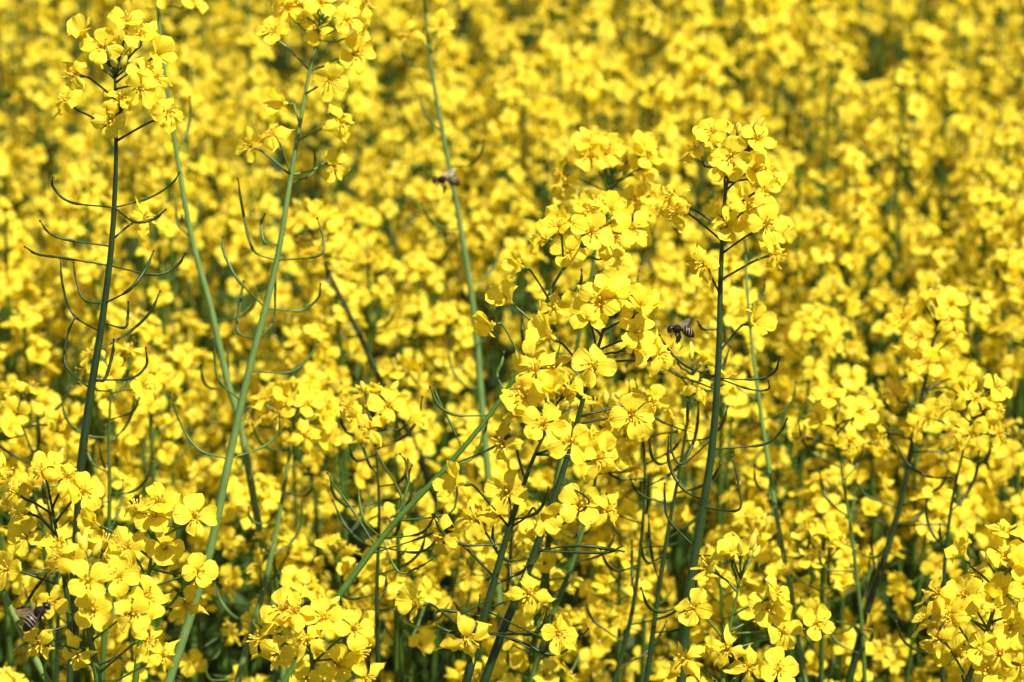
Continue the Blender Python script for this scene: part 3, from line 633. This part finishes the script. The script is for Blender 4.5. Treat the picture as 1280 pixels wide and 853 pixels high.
def make_bee(label, loc, fwd, up, size, legs, wing_pose, curl=.25, pollen=True, group=None):
    """local axes: +X head, +Z back. length about 13 units = mm"""
    fwd = Vector(fwd).normalized(); up = Vector(up); sd_ = up.cross(fwd).normalized(); up = fwd.cross(sd_)
    root = thing('honey_bee', label, 'bee', loc, group)
    rot = Matrix((fwd, sd_, up)).transposed().to_4x4(); root.matrix_basis = Matrix.Translation(loc) @ rot @ Matrix.Scale(size*.001, 4)
    # trunk: spine and half widths from tail to face, units mm
    prof = [(-7.6, .12, .12), (-7.3, .8, .8), (-6.6, 1.5, 1.5), (-5.6, 2.05, 2.1), (-4.4, 2.4, 2.5), (-3.3, 2.4, 2.5), (-2.2, 2.1, 2.2), (-1.4, 1.4, 1.3), (-.95, .55, .5), (-.6, .6, .6), (-.1, 1.4, 1.35), (.8, 1.95, 1.85), (1.8, 2.0, 1.9), (2.7, 1.7, 1.55), (3.3, .95, .9), (3.6, .6, .6), (3.85, 1.0, 1.1), (4.3, 1.75, 1.6), (4.9, 1.85, 1.7), (5.5, 1.4, 1.45), (5.95, .7, .8), (6.1, .2, .25)]
    vs = []; fs = []; n = 20
    def cz(x): return (-curl*(min(0, x+.8)**2)*.13) - (.35*(x-3.4) if x > 3.4 else 0)*.8
    for x, w, h in prof:
        for k in range(n):
            a = 2*math.pi*k/n; vs.append((x, math.cos(a)*w, math.sin(a)*h*(1.25 if x > 3.5 and math.sin(a) < 0 else 1)+cz(x)))
    m = len(prof)
    for i in range(m-1):
        for k in range(n): fs.append((i*n+k, i*n+(k+1) % n, (i+1)*n+(k+1) % n, (i+1)*n+k))
    fs.append(tuple(range(n))[::-1]); fs.append(tuple((m-1)*n+k for k in range(n)))
    mb = MB(); mb.add(vs, [f for f in fs], 0)
    for sgn in (-1, 1):
        for pts, rr in legs:
            leg_chain(mb, [(x, sgn*abs(y_), z) for x, y_, z in pts], rr if isinstance(rr, list) else [rr]*(len(pts)*4-3))
    me = mb.mesh('bee_src', ['bee_black']); tmp = bpy.data.objects.new('tmp', me); COL.objects.link(tmp)
    md = tmp.modifiers.new('r', 'REMESH'); md.mode = 'VOXEL'; md.voxel_size = .13; md.use_smooth_shade = True
    bpy.context.view_layer.update(); dg = bpy.context.evaluated_depsgraph_get()
    body = bpy.data.meshes.new_from_object(tmp.evaluated_get(dg)); COL.objects.unlink(tmp); bpy.data.objects.remove(tmp)
    body.materials.clear()
    for k in ('bee_black', 'bee_brown', 'bee_band', 'bee_leg'): body.materials.append(M[k])
    idx = []
    for q in body.polygons:
        x, y_, z = q.center; rr = math.hypot(y_, z-cz(x))
        if rr > 2.75 or (x > -.9 and x < 3.3 and z < -1.95): mi = 3
        elif x > 3.4: mi = 0
        elif x > -.9: mi = 1
        else: mi = 2 if ((-x-1.35) % 1.22) < .25 and -x < 6.0 and -x > 1.3 and z > cz(x)-1.2 else 0
        idx.append(mi)
    body.polygons.foreach_set('material_index', idx); body.polygons.foreach_set('use_smooth', [True]*len(idx)); body.name = 'body'
    link('body', body, root)
    for sgn in (-1, 1):
        e = MB(); rings = []
        vs = []; fs = []
        for i in range(7):
            th = math.pi*i/6
            for k in range(10): a = 2*math.pi*k/10; vs.append((4.75+.62*math.sin(th)*math.cos(a), sgn*(1.30+.62*math.sin(th)*math.sin(a)*.8), -.35-1.15*math.cos(th)*.85))
        for i in range(6):
            for k in range(10): fs.append((i*10+k, i*10+(k+1) % 10, (i+1)*10+(k+1) % 10, (i+1)*10+k))
        e.add(vs, fs); build(e, 'eye', ['bee_eye'], root)
        a_ = MB(); tube(a_, spline([(5.7, sgn*.5, .1), (6.5, sgn*.9, .55), (7.4, sgn*1.1, -.1), (8.3, sgn*1.3, -1.0)], 4), .14, 6); build(a_, 'antenna', ['bee_leg'], root)
    # fur on the thorax and face
    hr = random.Random(5); h = MB()
    for i in range(750):
        x = hr.uniform(-.8, 3.6) if i % 4 else hr.uniform(3.7, 5.6); a = hr.uniform(0, 6.283)
        for (xa, wa, ha), (xb, wb, hb) in zip(prof, prof[1:]):
            if xa <= x <= xb: u = (x-xa)/(xb-xa); w_, h_ = wa+(wb-wa)*u, ha+(hb-ha)*u
        if x > 3.7 and (abs(math.cos(a)) > .6): continue
        pz = Vector((x, math.cos(a)*w_*.97, math.sin(a)*h_*.97+cz(x))); d = Vector((hr.uniform(-.5, .2), math.cos(a), math.sin(a))).normalized(); l = hr.uniform(.4, .75)
        s1 = d.orthogonal().normalized()*.035; s2 = d.cross(s1).normalized()*.035
        h.add([pz+s1, pz-s1*.5+s2, pz-s1*.5-s2, pz+d*l], [(0, 1, 3), (1, 2, 3), (2, 0, 3)], 0)
    build(h, 'fur', ['bee_hair'], root)
    for sgn in (-1, 1):
        for (org, length, wid, name, up_, back, out_) in wing_pose:
            w = MB(); o = Vector((org[0], sgn*org[1], org[2])); d = Vector((back, sgn*out_, up_)).normalized()
            c = Vector((-.5, -sgn*.3, -.6)); c = (c-d*c.dot(d)).normalized()
            nl = 10; vs = []; fs = []
            for i in range(nl+1):
                s = i/nl; lead = .12*math.sin(s*math.pi)*wid; trail = wid*(.12+.88*math.sin(math.pi*min(1, (s*.72+.16)))**1.1) if s < .97 else wid*.45
                if s == 0: trail = wid*.12
                for j in range(5):
                    v = j/4; vs.append(o+d*length*s-c*lead+c*(lead+trail)*v+d.cross(c)*.12*math.sin(j*2.2+s*5))
            for i in range(nl):
                for j in range(4): fs.append((i*5+j, i*5+j+1, i*5+j+6, i*5+j+5))
            w.add(vs, fs, 0)
            for j in (0, 1.4, 2.6):                       # veins
                pts = [vs[i*5+int(j)].lerp(vs[i*5+int(j)+1], j % 1) for i in range(nl)]
                tube(w, pts, .055 if j == 0 else .035, 4, 1)
            build(w, name, ['bee_wing', 'bee_leg'], root)
        if pollen and len(legs) > 2:
            q = legs[2][0][2]; pb = MB(); tube(pb, [(q[0]+.1, sgn*abs(q[1]), q[2]+.5), (q[0], sgn*abs(q[1]), q[2]), (q[0]-.1, sgn*abs(q[1]), q[2]-.7)], [.2, .55, .2], 8); build(pb, 'pollen_load', ['pollen'], root)
    return root
LT = lambda a, n: [a*(1-.6*i/(n-1)) for i in range(n)]
fly_legs = [([(2.6, .9, -1.4), (3.4, 1.5, -2.4), (3.6, 1.3, -3.6), (3.1, 1.1, -4.4)], LT(.30, 13)),
            ([(1.4, 1.2, -1.5), (1.4, 1.9, -2.9), (.6, 1.6, -3.9), (.4, 1.3, -4.9)], LT(.42, 13)),
            ([(.2, 1.1, -1.4), (-.6, 1.7, -3.0), (-.2, 1.5, -4.6), (.4, 1.3, -6.9)], [.5, .5, .45, .5, .6, .6, .55, .65, .75, .7, .5, .35, .25])]
fly_wings = [((1.6, 1.3, 1.6), 8.6, 2.7, 'fore_wing', .55, -1.0, .75), ((.7, 1.3, 1.4), 6.0, 2.0, 'hind_wing', .38, -1.1, .8)]
rest_wings = [((1.6, 1.3, 1.5), 9.2, 3.1, 'fore_wing', .25, -1.0, .75), ((.7, 1.3, 1.3), 6.6, 2.2, 'hind_wing', .12, -1.0, .8)]
b1 = at(850, 412, 1.345)
make_bee('dark striped honey bee in sharp focus hovering between the bright cluster and the upright stem', b1, -RT*1.0+UP*.16+CAMV*.18, UP*1.0+CAMV*.25, 1.02, fly_legs, fly_wings, .35)
b2 = at(46, 768, 1.266)
make_bee('honey bee clinging to a yellow flower with shiny wings spread, feeding', b2, RT*.62+UP*.62+FWD*.35, CAMV*.85-RT*.45+UP*.3, 1.22, fly_legs, rest_wings, .3)
b3 = at(556, 225, 1.775)
make_bee('small blurred bee flying beside the slender bending stem', b3, -RT*1.0+UP*.05+CAMV*.1, UP*1.0+CAMV*.3, 1.3, fly_legs, fly_wings, .2, False)
